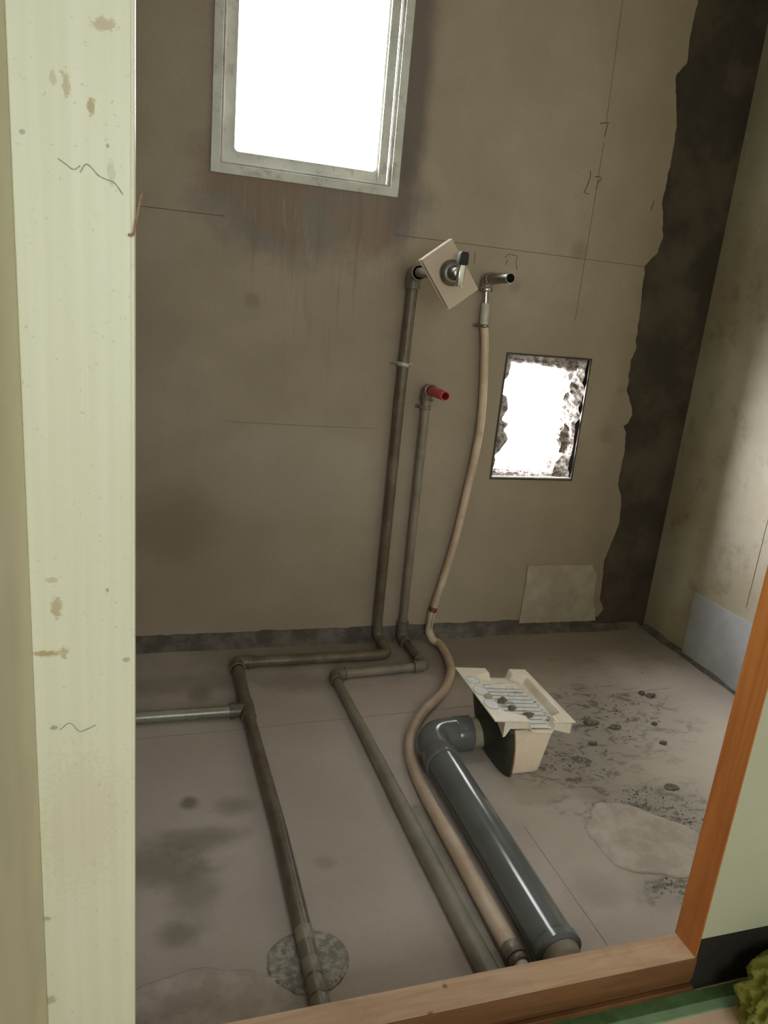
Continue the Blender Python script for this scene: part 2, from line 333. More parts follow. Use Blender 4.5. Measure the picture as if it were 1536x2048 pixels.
def open_tube(name, a, b, r, th, mat, parent, seg=28):
    """a straight tube whose end b is open and hollow"""
    a, b = Vector(a), Vector(b); d = (b - a)
    pth = [a, b - d.normalized() * 0.001, b, b, b - d * 0.75]
    bm = bmesh.new(); pts = [a, b - d.normalized() * 0.0008, b, b + d.normalized() * 1e-5, b + d.normalized() * 2e-5]
    R = sweep(bm, pts[:3], [r, r, r - 0.0006], seg, False)
    up = Vector((0, 0, 1)) if abs(d.normalized().z) < 0.9 else Vector((0, 1, 0))
    T = d.normalized(); N = (up - T * up.dot(T)).normalized(); B = T.cross(N)
    def ring(c, q): return [bm.verts.new(c + (N * math.cos(2 * math.pi * k / seg) + B * math.sin(2 * math.pi * k / seg)) * q) for k in range(seg)]
    i1 = ring(b, r - th); i2 = ring(b - d * 0.8, r - th); o1 = R[-1]
    for k in range(seg):
        j = (k + 1) % seg
        bm.faces.new((o1[k], o1[j], i1[j], i1[k])); bm.faces.new((i1[k], i1[j], i2[j], i2[k]))
    bm.faces.new(i2); bm.faces.new(R[0])
    return sharp(link(name, bm, mat, parent, True), 45)
def rock(c, r, seed, flat=0.6, rough=0.45, sub=2):
    bm = bmesh.new(); bmesh.ops.create_icosphere(bm, subdivisions=sub, radius=1)
    for v in bm.verts:
        k = 1 + rough * noise.noise(v.co * 1.3 + Vector((seed * 7.1, seed * 3.3, 0)))
        v.co = Vector((v.co.x * r[0], v.co.y * r[1], max(v.co.z, -0.55) * r[2])) * k + Vector(c)
    return bm
def stroke(bm, pts, w, axis='y', lift=0.0006):
    """thin pencil or string line lying on a surface; pts 3D, axis = the surface's normal"""
    pts = [Vector(p) for p in pts]
    sweep(bm, pts, w, 6)

# ------------------------------------------------------------------ the setting
YB = 2.342                     # face of the plaster on the back wall
WX = (0.170, 0.705, 1.508, 2.30); HX = (1.158, 1.488, 0.616, 1.058)
# back wall: bare concrete with the two openings, a plaster coat in front of it
x0, x1, yb0, yb1, zt = -0.60, 2.10, YB + 0.014, YB + 0.150, 2.50
wall_back = struct(link('wall_back', boxes(
    (x0, WX[0], yb0, yb1, -0.1, zt), (WX[0], WX[1], yb0, yb1, -0.1, WX[2]), (WX[0], WX[1], yb0, yb1, WX[3], zt),
    (WX[1], HX[0], yb0, yb1, -0.1, zt), (HX[0], HX[1], yb0, yb1, -0.1, HX[2]), (HX[0], HX[1], yb0, yb1, HX[3], zt), (HX[1], x1, yb0, yb1, -0.1, zt)), M['bare']))
edge = [(1.6390, 2.2770), (1.6550, 2.1980), (1.6500, 2.0930), (1.6580, 2.0170), (1.6230, 1.9820), (1.6610, 1.8340), (1.6650, 1.7660), (1.6630, 1.6750), (1.6600, 1.6030), (1.6890, 1.4880), (1.6760, 1.4370), (1.6380, 1.3870), (1.6470, 1.2850),
        (1.6580, 1.1290), (1.6620, 1.1030), (1.6510, 1.0660), (1.6540, 1.0040), (1.6600, 0.9460), (1.6920, 0.8960), (1.6980, 0.8690), (1.6870, 0.8380), (1.6700, 0.8260), (1.6870, 0.8010), (1.6940, 0.7270), (1.6940, 0.6540), (1.6940, 0.6010), (1.7220, 0.5420), (1.7310, 0.4450), (1.7070, 0.3430), (1.6960, 0.2970), (1.7100, 0.1250), (1.7340, 0.0880)]
rag = []
for i in range(len(edge) - 1):
    a, b = Vector(edge[i]), Vector(edge[i + 1]); n = max(2, int((b - a).length / 0.012))
    for k in range(n):
        p = a.lerp(b, k / n); rag.append((p.x + 0.006 * noise.noise(Vector((p.y * 40, 3, 0))) + 0.002 * noise.noise(Vector((p.y * 130, 7, 0))), p.y))
rag.append(edge[-1])
bot = []
for k in range(110):
    x = rag[-1][0] + (x0 - rag[-1][0]) * (k + 1) / 110
    bot.append((x, 0.056 + 0.006 * noise.noise(Vector((x * 14, 1, 5))) + 0.004 * noise.noise(Vector((x * 60, 2, 5)))))
outer = [(x0, zt), (rag[0][0], zt)] + rag + bot
bm = bmesh.new(); es = []
for loop in (outer, [(WX[0], WX[2]), (WX[1], WX[2]), (WX[1], WX[3]), (WX[0], WX[3])], [(HX[0], HX[2]), (HX[1], HX[2]), (HX[1], HX[3]), (HX[0], HX[3])]):
    vs = [bm.verts.new((p[0], YB, p[1])) for p in loop]
    es += [bm.edges.new((vs[i], vs[(i + 1) % len(vs)])) for i in range(len(vs))]
bmesh.ops.triangle_fill(bm, use_beauty=True, edges=es)
r_ = bmesh.ops.extrude_face_region(bm, geom=bm.faces[:])
bmesh.ops.translate(bm, vec=(0, 0.0138, 0), verts=[e for e in r_['geom'] if isinstance(e, bmesh.types.BMVert)])
plaster = link('plaster_coat', bm, M['plaster'], wall_back)
plaster['label'] = 'grey plaster with a ragged right edge'
link('base_band', boxes((x0, 1.70, YB + 0.004, YB + 0.016, -0.01, 0.075)), M['band'], wall_back)
# marks on the plaster
bm = bmesh.new(); L3 = lambda ps: [(p[0], YB - 0.0002, p[1]) for p in ps]
for ps in ([(1.3750, 1.7990), (1.4050, 1.8070), (1.4010, 1.7870), (1.3990, 1.7630)],
           [(1.3670, 1.6570), (1.3700, 1.6420), (1.3650, 1.6180), (1.3560, 1.5890), (1.3750, 1.5880)],
           [(1.3870, 1.6420), (1.4050, 1.6460), (1.4140, 1.6390), (1.4010, 1.6280), (1.4000, 1.6160), (1.3980, 1.6060)],
           [(1.6270, 1.5980), (1.6240, 1.5820), (1.6200, 1.5650)]):
    stroke(bm, L3(ps), 0.0013)
for ps in ([(1.1030, 1.3610), (1.1160, 1.3730), (1.1460, 1.3700), (1.1450, 1.3500), (1.1530, 1.3270)], [(1.1140, 1.3540), (1.1090, 1.3380)], [(0.9950, 1.3680), (0.9970, 1.3420), (0.9970, 1.3300)]):
    stroke(bm, L3(ps), 0.0009)
link('pencil_mark', bm, M['pencil'], wall_back)
bm = bmesh.new()
stroke(bm, L3([(-0.0420, 1.3810), (0.2030, 1.3820)]), 0.0010); stroke(bm, L3([(0.7210, 1.3890), (1.6320, 1.3860)]), 0.0009)
stroke(bm, L3([(1.3840, 2.1870), (1.3970, 1.7980)]), 0.0009); stroke(bm, L3([(1.4000, 1.7470), (1.3980, 1.1860)]), 0.0009)
link('chalk_line', bm, M['chalk'], wall_back)
bm = bmesh.new(); stroke(bm, L3([(0.2300, 0.7820), (0.4610, 0.7790), (0.7220, 0.7790)]), 0.0010); link('trowel_edge', bm, M['scratch'], wall_back)
# pale mortar patch low on the back wall
def ragged_slab(pts, y0, y1, amp=0.003, swap=None):
    out = []
    for i in range(len(pts)):
        a, b = Vector(pts[i]), Vector(pts[(i + 1) % len(pts)]); n = max(1, int((b - a).length / 0.015))
        for k in range(n):
            p = a.lerp(b, k / n); out.append((p.x + amp * noise.noise(Vector((p.x * 50, p.y * 50, 1))), p.y + amp * noise.noise(Vector((p.x * 50, p.y * 50, 9)))))
    bm = bmesh.new(); f0 = []; f1 = []
    for p in out:
        q = (p[0], 0, p[1]) if swap is None else swap(p)
        f0.append(bm.verts.new(swap(p, y0) if swap else (p[0], y0, p[1]))); f1.append(bm.verts.new(swap(p, y1) if swap else (p[0], y1, p[1])))
    n = len(out); bm.faces.new(f0); bm.faces.new(f1)
    for i in range(n): bm.faces.new((f0[i], f0[(i + 1) % n], f1[(i + 1) % n], f1[i]))
    return bm
p_ = link('mortar_patch', ragged_slab([(1.3640, 0.2820), (1.6410, 0.2800), (1.6700, 0.2350), (1.6780, 0.1290), (1.7040, 0.0410), (1.3630, 0.0430)], YB - 0.005, YB + 0.01), M['mortar_pale'], wall_back)
p_['label'] = 'pale square mortar patch low on the wall'

XR = 1.950
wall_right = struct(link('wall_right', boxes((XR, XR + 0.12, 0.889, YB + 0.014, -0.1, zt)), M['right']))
sw = lambda p, x=0: (x, p[0], p[1])
p_ = link('mortar_patch', ragged_slab([(2.10, 0.0), (2.102, 0.253), (1.83, 0.257), (1.40, 0.255), (1.30, 0.0)], XR - 0.010, XR + 0.01, 0.003, sw), M['mortar_blue'], wall_right)
p_['label'] = 'smooth blue-grey mortar patch along the foot of the wall'
bm = bmesh.new(); stroke(bm, [(XR - 0.0002, 1.865, 1.4), (XR - 0.0002, 1.865, 0.30)], 0.0010); link('chalk_line', bm, M['chalk'], wall_right)
wall_left = struct(link('wall_left', boxes((-0.72, -0.60, 0.889, YB + 0.014, -0.1, zt)), M['wall_side']))
struct(link('ceiling', boxes((-0.75, 2.12, -1.42, 2.50, zt - 0.05, zt + 0.1)), M['ceiling']))
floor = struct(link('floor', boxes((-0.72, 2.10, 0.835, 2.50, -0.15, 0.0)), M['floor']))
# cracked edge of the wall foot: low mortar fillet running into the floor
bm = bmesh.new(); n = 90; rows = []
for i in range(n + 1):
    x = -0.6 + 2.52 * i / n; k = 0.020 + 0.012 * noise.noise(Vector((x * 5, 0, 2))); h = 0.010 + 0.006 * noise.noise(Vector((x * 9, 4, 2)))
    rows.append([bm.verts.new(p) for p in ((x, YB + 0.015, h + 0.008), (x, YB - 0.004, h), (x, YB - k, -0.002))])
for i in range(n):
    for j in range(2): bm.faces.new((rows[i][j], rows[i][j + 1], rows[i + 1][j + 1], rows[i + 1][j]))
link('wall_foot_strip', bm, M['band'], floor, True)
bm = bmesh.new(); rows = []  # shade and dirt along the right wall's foot, built as a dark strip
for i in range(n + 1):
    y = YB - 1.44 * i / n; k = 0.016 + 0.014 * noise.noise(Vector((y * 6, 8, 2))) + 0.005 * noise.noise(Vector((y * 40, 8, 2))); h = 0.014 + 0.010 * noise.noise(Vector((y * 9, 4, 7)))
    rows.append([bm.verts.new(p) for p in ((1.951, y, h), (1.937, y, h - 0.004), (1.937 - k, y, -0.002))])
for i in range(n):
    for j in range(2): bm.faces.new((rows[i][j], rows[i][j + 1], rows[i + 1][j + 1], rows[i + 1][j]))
link('wall_foot_strip', bm, M['band'], floor, True)
# scored lines in the slab
bm = bmesh.new()
for ps in ([(-0.0450, 1.8330, 0.0000), (0.2450, 1.8380, 0.0000), (0.4760, 1.8460, 0.0000), (0.7250, 1.8540, 0.0000), (0.9950, 1.8650, 0.0000)], [(0.8730, 1.3200, 0.0000), (0.8760, 1.1340, 0.0000), (0.8790, 0.9730, 0.0000)], [(1.4970, 1.8620, 0.0000), (1.7180, 1.8760, 0.0000)]):
    stroke(bm, [(p[0], p[1], 0.0) for p in ps], 0.0008)
link('scored_line', bm, M['scratch'], floor)
def puddle(name, c, rx, ry, rot, h, mat, seed, amp=0.12, n=72, rim=0.0, rough=0.0):
    bm = bmesh.new(); rings = []
    for j, (q, z) in enumerate(((1.0, -0.002), (0.985, h * 0.6), (0.96, h + rim), (0.90, h), (0.7, h), (0.45, h), (0.2, h))):
        ring = []
        for i in range(n):
            a = 2 * math.pi * i / n; k = 1 + amp * noise.noise(Vector((math.cos(a) * 1.6, math.sin(a) * 1.6, seed))) + amp * 0.35 * noise.noise(Vector((math.cos(a) * 7, math.sin(a) * 7, seed)))
            x, y = rx * k * q * math.cos(a), ry * k * q * math.sin(a)
            zz = z + (rough * noise.noise(Vector((x * 60, y * 60, seed))) if j > 1 else 0)
            ring.append(bm.verts.new((c[0] + x * math.cos(rot) - y * math.sin(rot), c[1] + x * math.sin(rot) + y * math.cos(rot), zz)))
        rings.append(ring)
    for j in range(len(rings) - 1):
        for i in range(n): bm.faces.new((rings[j][i], rings[j][(i + 1) % n], rings[j + 1][(i + 1) % n], rings[j + 1][i]))
    bm.faces.new(rings[-1])
    return link(name, bm, mat, floor, True)
o = puddle('mortar_patch', (0.287, 1.058), 0.078, 0.068, 0, 0.004, M['mortar_rough'], 3, 0.06, rough=0.003); o['label'] = 'rough round mortar plug in the floor'
o = puddle('mortar_patch', (1.150, 1.225), 0.160, 0.118, -0.55, 0.0022, M['mortar_dust'], 8, 0.25, rim=0.0012); o['label'] = 'pale oval mortar skim near the brown jamb'
o = puddle('mortar_patch', (0.07, 0.93), 0.19, 0.155, 0.1, 0.0025, M['mortar_dust'], 12, 0.18, rim=0.0010); o['label'] = 'thin mortar skim beside the cream casing'

# ------------------------------------------------------------------ upper window
win = bpy.data.objects.new('window_1', None); C.objects.link(win); win.location = (0.4375, YB, 1.495); struct(win)
def sst(a, b, x):
    t = min(1, max(0, (x - a) / (b - a))); return t * t * (3 - 2 * t)
def ring_frame(x0, x1, z0, z1, w, y0, y1, rc=0.0):
    """rectangular frame; the inner opening may have rounded corners of radius rc"""
    bm = bmesh.new(); n = 6
    def loop(x0, x1, z0, z1, r):
        out = []
        for cx, cz, a0 in ((x1 - r, z1 - r, 0), (x0 + r, z1 - r, 90), (x0 + r, z0 + r, 180), (x1 - r, z0 + r, 270)):
            for k in range(n + 1): a = math.radians(a0 + 90 * k / n); out.append((cx + r * math.cos(a), cz + r * math.sin(a)))
        return out
    A = loop(x0, x1, z0, z1, 1e-4); B = loop(x0 + w, x1 - w, z0 + w, z1 - w, max(rc, 1e-4)); m = len(A)
    V = [[bm.verts.new((p[0], y, p[1])) for p in L] for L, y in ((A, y0), (B, y0), (B, y1), (A, y1))]
    for a in range(4):
        for i in range(m): bm.faces.new((V[a][i], V[a][(i + 1) % m], V[(a + 1) % 4][(i + 1) % m], V[(a + 1) % 4][i]))
    return bm
link('window_frame', ring_frame(0.158, 0.717, 1.495, 2.31, 0.026, YB - 0.010, YB + 0.10), M['frame'], win, bevel=0.0015)
link('dirty_gasket', ring_frame(0.1838, 0.6912, 1.5208, 2.2852, 0.0035, YB - 0.006, YB + 0.012), M['fitting'], win)
link('frame_lip', ring_frame(0.1873, 0.6877, 1.5243, 2.2817, 0.0045, YB - 0.001, YB + 0.012), M['frame'], win, bevel=0.001)
sash = link('window_sash', ring_frame(0.190, 0.685, 1.526, 2.280, 0.036, YB + 0.022, YB + 0.052, 0.012), M['frame'], win, bevel=0.002)
link('sash_bead', boxes((0.655, 0.662, YB + 0.012, YB + 0.021, 1.530, 2.27)), M['frame'], sash, bevel=0.001)
link('glass_pane', boxes((0.222, 0.653, YB + 0.034, YB + 0.038, 1.558, 2.248)), M['glass'], win)

# ------------------------------------------------------------------ rough square hole in the wall
hol = bpy.data.objects.new('window_2', None); C.objects.link(hol); hol.location = (1.323, YB, 0.616); struct(hol)
link('window_frame', ring_frame(HX[0] - 0.002, HX[1] + 0.002, HX[2] - 0.002, HX[3] + 0.002, 0.006, YB - 0.003, YB + 0.022), M['steel_dark'], hol)
link('frame_lip', boxes((HX[0] + 0.004, HX[1] - 0.004, YB - 0.002, YB + 0.006, HX[2] + 0.004, HX[2] + 0.009)), M['frame'], hol)
def lining(side, prof, seed):
    """broken mortar that lines one side of the opening: u along the side, v through the wall"""
    bm = bmesh.new(); nu, nv = 46, 16; grid = []
    ul = (HX[2], HX[3]) if side in 'LR' else (HX[0], HX[1])
    for i in range(nu + 1):
        u = i / nu; row = []
        for j in range(nv + 1):
            v = j / nv; ys = 0.006 if side == 'R' else 0.024; y = YB + ys + v * (0.148 - ys); k = min(1, 0.28 + 2.8 * v) if side == 'R' else sst(0, 0.26, v); pr = prof(u) * k * ((1 - 0.5 * sst(0.3, 1, v)) if side == 'R' else 1)
            p = Vector((u * 9, v * 3.2, seed)); amp = {'L': 0.25, 'R': 1.0, 'T': 0.3, 'B': 0.4}[side]
            c = (noise.cell(Vector((u * 14, v * 5, seed))) * 0.007 + noise.noise(p * 1.7) * 0.012 + noise.noise(p * 5) * 0.008) * amp * (0.3 + k)
            h = max(0.0055 if side == 'R' and j > 0 else 0.001, pr + c)
            if (j == 0 and side != 'R') or j == nv: h = max(0.001, h * 0.5)
            s = ul[0] + u * (ul[1] - ul[0])
            row.append(bm.verts.new({'L': (HX[0] + h, y, s), 'R': (HX[1] - h, y, s), 'B': (s, y, HX[2] + h), 'T': (s, y, HX[3] - h)}[side]))
        grid.append(row)
    for i in range(nu):
        for j in range(nv): bm.faces.new((grid[i][j], grid[i + 1][j], grid[i + 1][j + 1], grid[i][j + 1]))
    return bm
def lerp_prof(ps):
    def f(u):
        for (a, x), (b, y) in zip(ps, ps[1:]):
            if u <= b: return x + (y - x) * (u - a) / (b - a)
        return ps[-1][1]
    return f
for side, prof, sd in (('L', lerp_prof(((0, .030), (.04, .032), (.13, .042), (.17, .032), (.20, .052), (.25, .064), (.30, .078), (.36, .072), (.38, .054), (.41, .070), (.44, .066), (.46, .042), (.50, .048), (.54, .056), (.62, .052), (.655, .044), (.68, .016), (.74, .024), (.79, .034), (.82, .044), (.92, .046), (1, .044))), 1),
                       ('R', lerp_prof(((0, .052), (.12, .050), (.25, .036), (.4, .046), (.55, .034), (.7, .040), (.85, .032), (1, .050))), 5),
                       ('B', lerp_prof(((0, .010), (1, .012))), 9), ('T', lerp_prof(((0, .032), (.5, .034), (.75, .044), (1, .060))), 13)):
    link('mortar_lining', lining(side, prof, sd), M['rubble'], hol)

# ------------------------------------------------------------------ doorway between the two rooms
YF, YK = 0.835, 0.889
struct(link('wall_front', boxes((0.957, 2.10, YF, YK, 0.14, 2.5), (-0.72, -0.060, YF + 0.004, YK, -0.1, 2.5), (-0.060, 0.957, YF + 0.004, YK, 2.05, 2.5), (0.957, 2.10, YF + 0.012, YK, -0.1, 0.14)), M['vinyl']))
door = bpy.data.objects.new('door_1', None); C.objects.link(door); door.location = (0.47, YF, 0); struct(door)
o = link('casing', boxes((-0.1265, -0.019, YF, YF + 0.006, 0, 2.2), (-0.060, -0.016, YF + 0.0015, YK + 0.004, 0, 2.2)), M['casing'], door, bevel=0.0015); o['label'] = 'cream vinyl covered casing board with brown spots'
o = link('jamb', boxes((0.953, 0.9565, YF - 0.002, YK + 0.002, 0.10, 2.05)), M['jamb'], door, bevel=0.001); o['label'] = 'orange-brown varnished timber jamb'
o = link('sill_facing', boxes((-0.02, 0.957, YF - 0.004, YF - 0.0005, 0.052, 0.0985)), M['sill_low'], door, bevel=0.001); o['label'] = 'dark brown facing strip of the sill'
o = link('sill', boxes((-0.02, 0.957, YF - 0.0005, YK, 0.052, 0.100)), M['sill'], door, bevel=0.002); o['label'] = 'worn pale timber sill'
o = link('sill_board', boxes((-0.02, 0.962, YF + 0.003, YK, 0.0, 0.052), (-0.02, 0.962, YF - 0.007, YF + 0.003, 0.0, 0.036)), M['sill_low'], door, bevel=0.0015); o['label'] = 'dark varnished lower board of the sill'
bm = bmesh.new()
for ps in ([(-0.0860, 0.8340, 1.2980), (-0.0790, 0.8340, 1.2940), (-0.0720, 0.8340, 1.2900), (-0.0660, 0.8340, 1.2940)], [(-0.0660, 0.8340, 1.2880), (-0.0610, 0.8340, 1.2960), (-0.0560, 0.8340, 1.2940), (-0.0500, 0.8340, 1.2880), (-0.0430, 0.8340, 1.2850), (-0.0350, 0.8340, 1.2830), (-0.0270, 0.8340, 1.2730)], [(-0.1000, 0.8340, 0.6750), (-0.0890, 0.8340, 0.6830), (-0.0790, 0.8340, 0.6710), (-0.0700, 0.8340, 0.6730), (-0.0600, 0.8340, 0.6780)]):
    q = spline(ps, 5); sweep(bm, q, [0.0004 + 0.0005 * abs(noise.noise(Vector((i * 0.7, 3, 1)))) for i in range(len(q))], 6)
link('scuff_mark', bm, M['scuff'], door)
struct(link('baseboard_front', boxes((0.962, 2.0, YF + 0.004, YF + 0.012, 0.020, 0.14)), M['black']))
# anteroom the photograph is taken from
struct(link('floor_anteroom', boxes((-0.25, 2.10, -1.30, YF, -0.15, 0.020)), M['peach']))
struct(link('wall_anteroom_left', boxes((-0.25, -0.1265, -1.30, YF + 0.004, -0.1, 2.5)), M['ante']))
struct(link('wall_anteroom_right', boxes((1.95, 2.10, -1.30, YF + 0.004, -0.1, 2.5)), M['vinyl']))
struct(link('wall_anteroom_back', boxes((-0.25, -0.10, -1.40, -1.30, -0.1, 2.5), (0.70, 2.10, -1.40, -1.30, -0.1, 2.5), (-0.10, 0.70, -1.40, -1.30, -0.1, 0.85), (-0.10, 0.70, -1.40, -1.30, 1.95, 2.5)), M['vinyl']))
added_win = bpy.data.objects.new('added_window', None); C.objects.link(added_win); added_win.location = (0.30, -1.30, 0.85); struct(added_win)  # unseen window, added to light the casing and the back wall
link('window_frame', ring_frame(-0.10, 0.70, 0.85, 1.95, 0.030, -1.36, -1.30), M['frame'], added_win)
link('glass_pane', boxes((-0.07, 0.67, -1.335, -1.331, 0.88, 1.92)), M['glass'], added_win)
st = struct(link('trim_1', boxes((-0.12, 1.95, 0.806, 0.828, 0.020, 0.026)), M['green']))
struct(link('trim_2', boxes((-0.12, 1.95, 0.789, 0.8058, 0.020, 0.0245)), M['green2']))

# ------------------------------------------------------------------ long brown water pipe (pipe A)
rA = 0.017
A = thing('water_pipe', 'dark rusty water pipe from the tilted board down to the floor, leftmost of the pipes', 'pipe', (0.28, 0.90, 0))
xa = 0.780; ya = 2.312; za = 0.0205
elbow('elbow', (0.787, ya - 0.045, 1.283), (0.787, ya, 1.283), (xa + 0.006, ya, 1.235), 0.0225, M['fitting'], A)
pipe('stub', [(0.787, ya - 0.045, 1.283), (0.797, 2.075, 1.281)], 0.015, M['fitting'], A)
pipe('riser', [(xa + 0.006, ya, 1.24), (xa, ya, 0.9), (xa, ya, 0.075)], rA, M['pipe_brown'], A)
pipe('bend', fillet([(xa, ya, 0.085), (xa + 0.002, ya - 0.006, 0.030), (0.793, 2.195, za), (0.735, 2.190, za)], 0.045), rA * 1.02, M['pipe_brown'], A)
pipe('floor_run', [(0.74, 2.190, za), (0.305, 2.190, za)], rA, M['pipe_brown'], A)
collar('coupling', (0.335, 2.190, za), (0.285, 2.190, za), rA * 1.22, rA * 1.22, M['pipe_brown'], A)
elbow('elbow', (0.315, 2.190, za + .001), (0.270, 2.190, za + .001), (0.270, 2.140, za + .001), 0.0225, M['pipe_brown'], A)
pipe('floor_run', [(0.270, 2.15, za), (0.271, 1.93, za)], rA * 1.1, M['pipe_brown'], A)
bm = tube([(0.271, 1.945, za), (0.272, 1.86, za)], rA * 1.27); sweep(bm, [Vector((0.272, 1.903, za)), Vector((0.228, 1.904, za))], rA * 1.2); sweep(bm, [Vector((0.234, 1.904, za)), Vector((0.222, 1.904, za))], rA * 1.36)
sharp(link('tee', bm, M['pipe_brown'], A, True), 50)
pipe('floor_run', [(0.272, 1.87, za), (0.285, 1.40, za), (0.286, 0.87, za)], rA, M['pipe_brown'], A)
for y in (1.112, 1.040, 1.000, 0.962): collar('tape_wrap', (0.286, y, za), (0.286, y - 0.034, za), rA * 1.05, rA * 1.05, M['pipe_taupe'], A)
o = pipe('branch', [(0.224, 1.904, za), (-0.58, 1.909, za)], rA * 0.97, M['pipe_galv'], A); o['label'] = 'grey galvanised branch running left'

def clamp(name, x, z, r, y, mat, label, w=0.007, ear=0.022, z2=None, drop=0.0):
    c = thing(name, label, 'pipe clamp', (x, YB, z)); bm = bmesh.new(); n = 16
    # strap: half loop over the pipe with two ears on the wall
    pts = [(x - r - ear, YB - 0.002), (x - r * 1.12, YB - 0.002)] + [(x - r * 1.12 * math.cos(math.pi * k / n), y - r * 1.12 * math.sin(math.pi * k / n)) for k in range(n + 1)] + [(x + r * 1.12, YB - 0.002), (x + r + ear, YB - 0.002)]
    L = []
    for i, (px, py) in enumerate(pts):
        zz = z - drop * (px - x)
        L.append([bm.verts.new((px, py, zz - w)), bm.verts.new((px, py, zz + w))])
    for i in range(len(L) - 1): bm.faces.new((L[i][0], L[i + 1][0], L[i + 1][1], L[i][1]))
    o = link('strap', bm, mat, c, True); s = o.modifiers.new('thickness', 'SOLIDIFY'); s.thickness = 0.0022; s.offset = 0; sharp(o, 40)
    for sx in (-1, 1):
        px = x + sx * (r + ear * 0.6); zz = z - drop * (px - x)
        link('screw', tube([(px, YB - 0.002, zz), (px, YB - 0.0055, zz), (px, YB - 0.006, zz)], [0.0035, 0.0033, 0.0015], 12), M['chrome_dull'], o, True)
    return c
clamp('pipe_clamp', xa + 0.001, 0.998, rA, ya, M['clamp'], 'pale flat strap clamp holding the dark brown riser to the wall', drop=0.10)

# ------------------------------------------------------------------ pipe B with the red plug
rB = 0.0145
B = thing('water_pipe', 'dusty olive water pipe with a red plug, between the dark pipe and the beige hose', 'pipe', (0.62, 0.90, 0))
xb = 0.873; zb = 0.018
elbow('elbow', (xb, ya - 0.036, 0.922), (xb, ya, 0.922), (xb, ya, 0.884), 0.0195, M['fitting'], B)
o = open_tube('plug', (xb, ya - 0.030, 0.922), (xb + 0.002, 2.155, 0.923), 0.0155, 0.0035, M['red'], B); o['label'] = 'hollow red plastic plug'
pipe('riser', [(xb, ya, 0.89), (xb + 0.003, ya, 0.075)], rB, M['pipe_taupe'], B)
elbow('elbow', (xb + 0.003, ya, 0.085), (xb + 0.003, ya - 0.002, 0.024), (xb + 0.006, ya - 0.05, 0.020), 0.019, M['fitting'], B)
pipe('floor_run', [(xb + 0.006, ya - 0.045, zb), (0.890, 2.13, zb)], rB, M['pipe_brown'], B)
elbow('elbow', (0.888, 2.145, zb + .002), (0.893, 2.098, zb + .002), (0.848, 2.096, zb + .002), 0.0195, M['fitting'], B)
pipe('floor_run', [(0.855, 2.096, zb), (0.60, 2.078, zb)], rB, M['pipe_taupe'], B)
elbow('elbow', (0.612, 2.079, zb + .002), (0.568, 2.075, zb + .002), (0.570, 2.030, zb + .002), 0.0195, M['fitting'], B)
o = pipe('floor_run', [(0.570, 2.04, zb), (0.580, 1.75, zb), (0.592, 1.30, zb), (0.607, 0.87, zb)], [rB, rB * 1.1, rB * 1.35, rB * 1.45], M['pipe_olive'], B)
clamp('pipe_clamp', xb, 0.862, rB, ya, M['fitting'], 'small dark clamp just under the red plug', w=0.006, ear=0.012)

# flat olive foam strip lying beside pipe B
bm = bmesh.new(); n = 24; rows = []
for i in range(n + 1):
    t = i / n; y = 1.42 - (1.42 - 0.892) * t; xl = 0.6085 + 0.0225 * t; xr = 0.6435 + 0.003 * t
    rows.append([bm.verts.new((xl, y, 0.0)), bm.verts.new((xl + 0.002, y, 0.012 + 0.004 * t)), bm.verts.new((xr - 0.004, y, 0.012 + 0.003 * t)), bm.verts.new((xr, y, 0.0))])
for i in range(n):
    for j in range(3): bm.faces.new((rows[i][j], rows[i][j + 1], rows[i + 1][j + 1], rows[i + 1][j]))
bm.faces.new(rows[0]); bm.faces.new(rows[-1])
tag(sharp(link('insulation_strip', bm, M['pipe_olive'], None, True), 35), 'flat dusty olive insulation strip lying on the floor between pipe and beige hose', 'insulation')

# ------------------------------------------------------------------ beige lagged pipe C
rC = 0.0135
Cc = thing('hose', 'beige lagged hose curving down the wall and snaking across the floor', 'hose', (0.69, 0.90, 0))
xc = 1.038
elbow('elbow', (xc, ya - 0.034, 1.288), (xc, ya, 1.288), (xc, ya, 1.248), 0.019, M['fitting'], Cc)
o = open_tube('stub', (xc, ya - 0.03, 1.288), (xc + 0.002, 2.150, 1.291), 0.0165, 0.0028, M['chrome_dull'], Cc); o['label'] = 'hollow dull metal stub'
collar('nut', (xc, ya, 1.262), (xc, ya, 1.247), 0.021, 0.021, M['chrome'], Cc)
pipe('connector', [(xc, ya, 1.25), (xc + 0.004, ya, 1.205)], 0.0085, M['chrome'], Cc)
collar('sleeve', (xc + 0.004, ya, 1.212), (xc + 0.006, ya, 1.150), 0.0138, 0.0138, M['white_sleeve'], Cc)
pipe('riser', spline([(xc + .006, ya, 1.155), (1.060, ya, 1.063), (1.080, ya, 0.811), (1.058, ya, 0.543), (1.034, ya, 0.356), (0.988, ya, 0.128)]), rC, M['hose'], Cc)
collar('band', (0.990, ya, 0.137), (0.985, ya, 0.120), rC * 1.1, rC * 1.1, M['red_dark'], Cc)
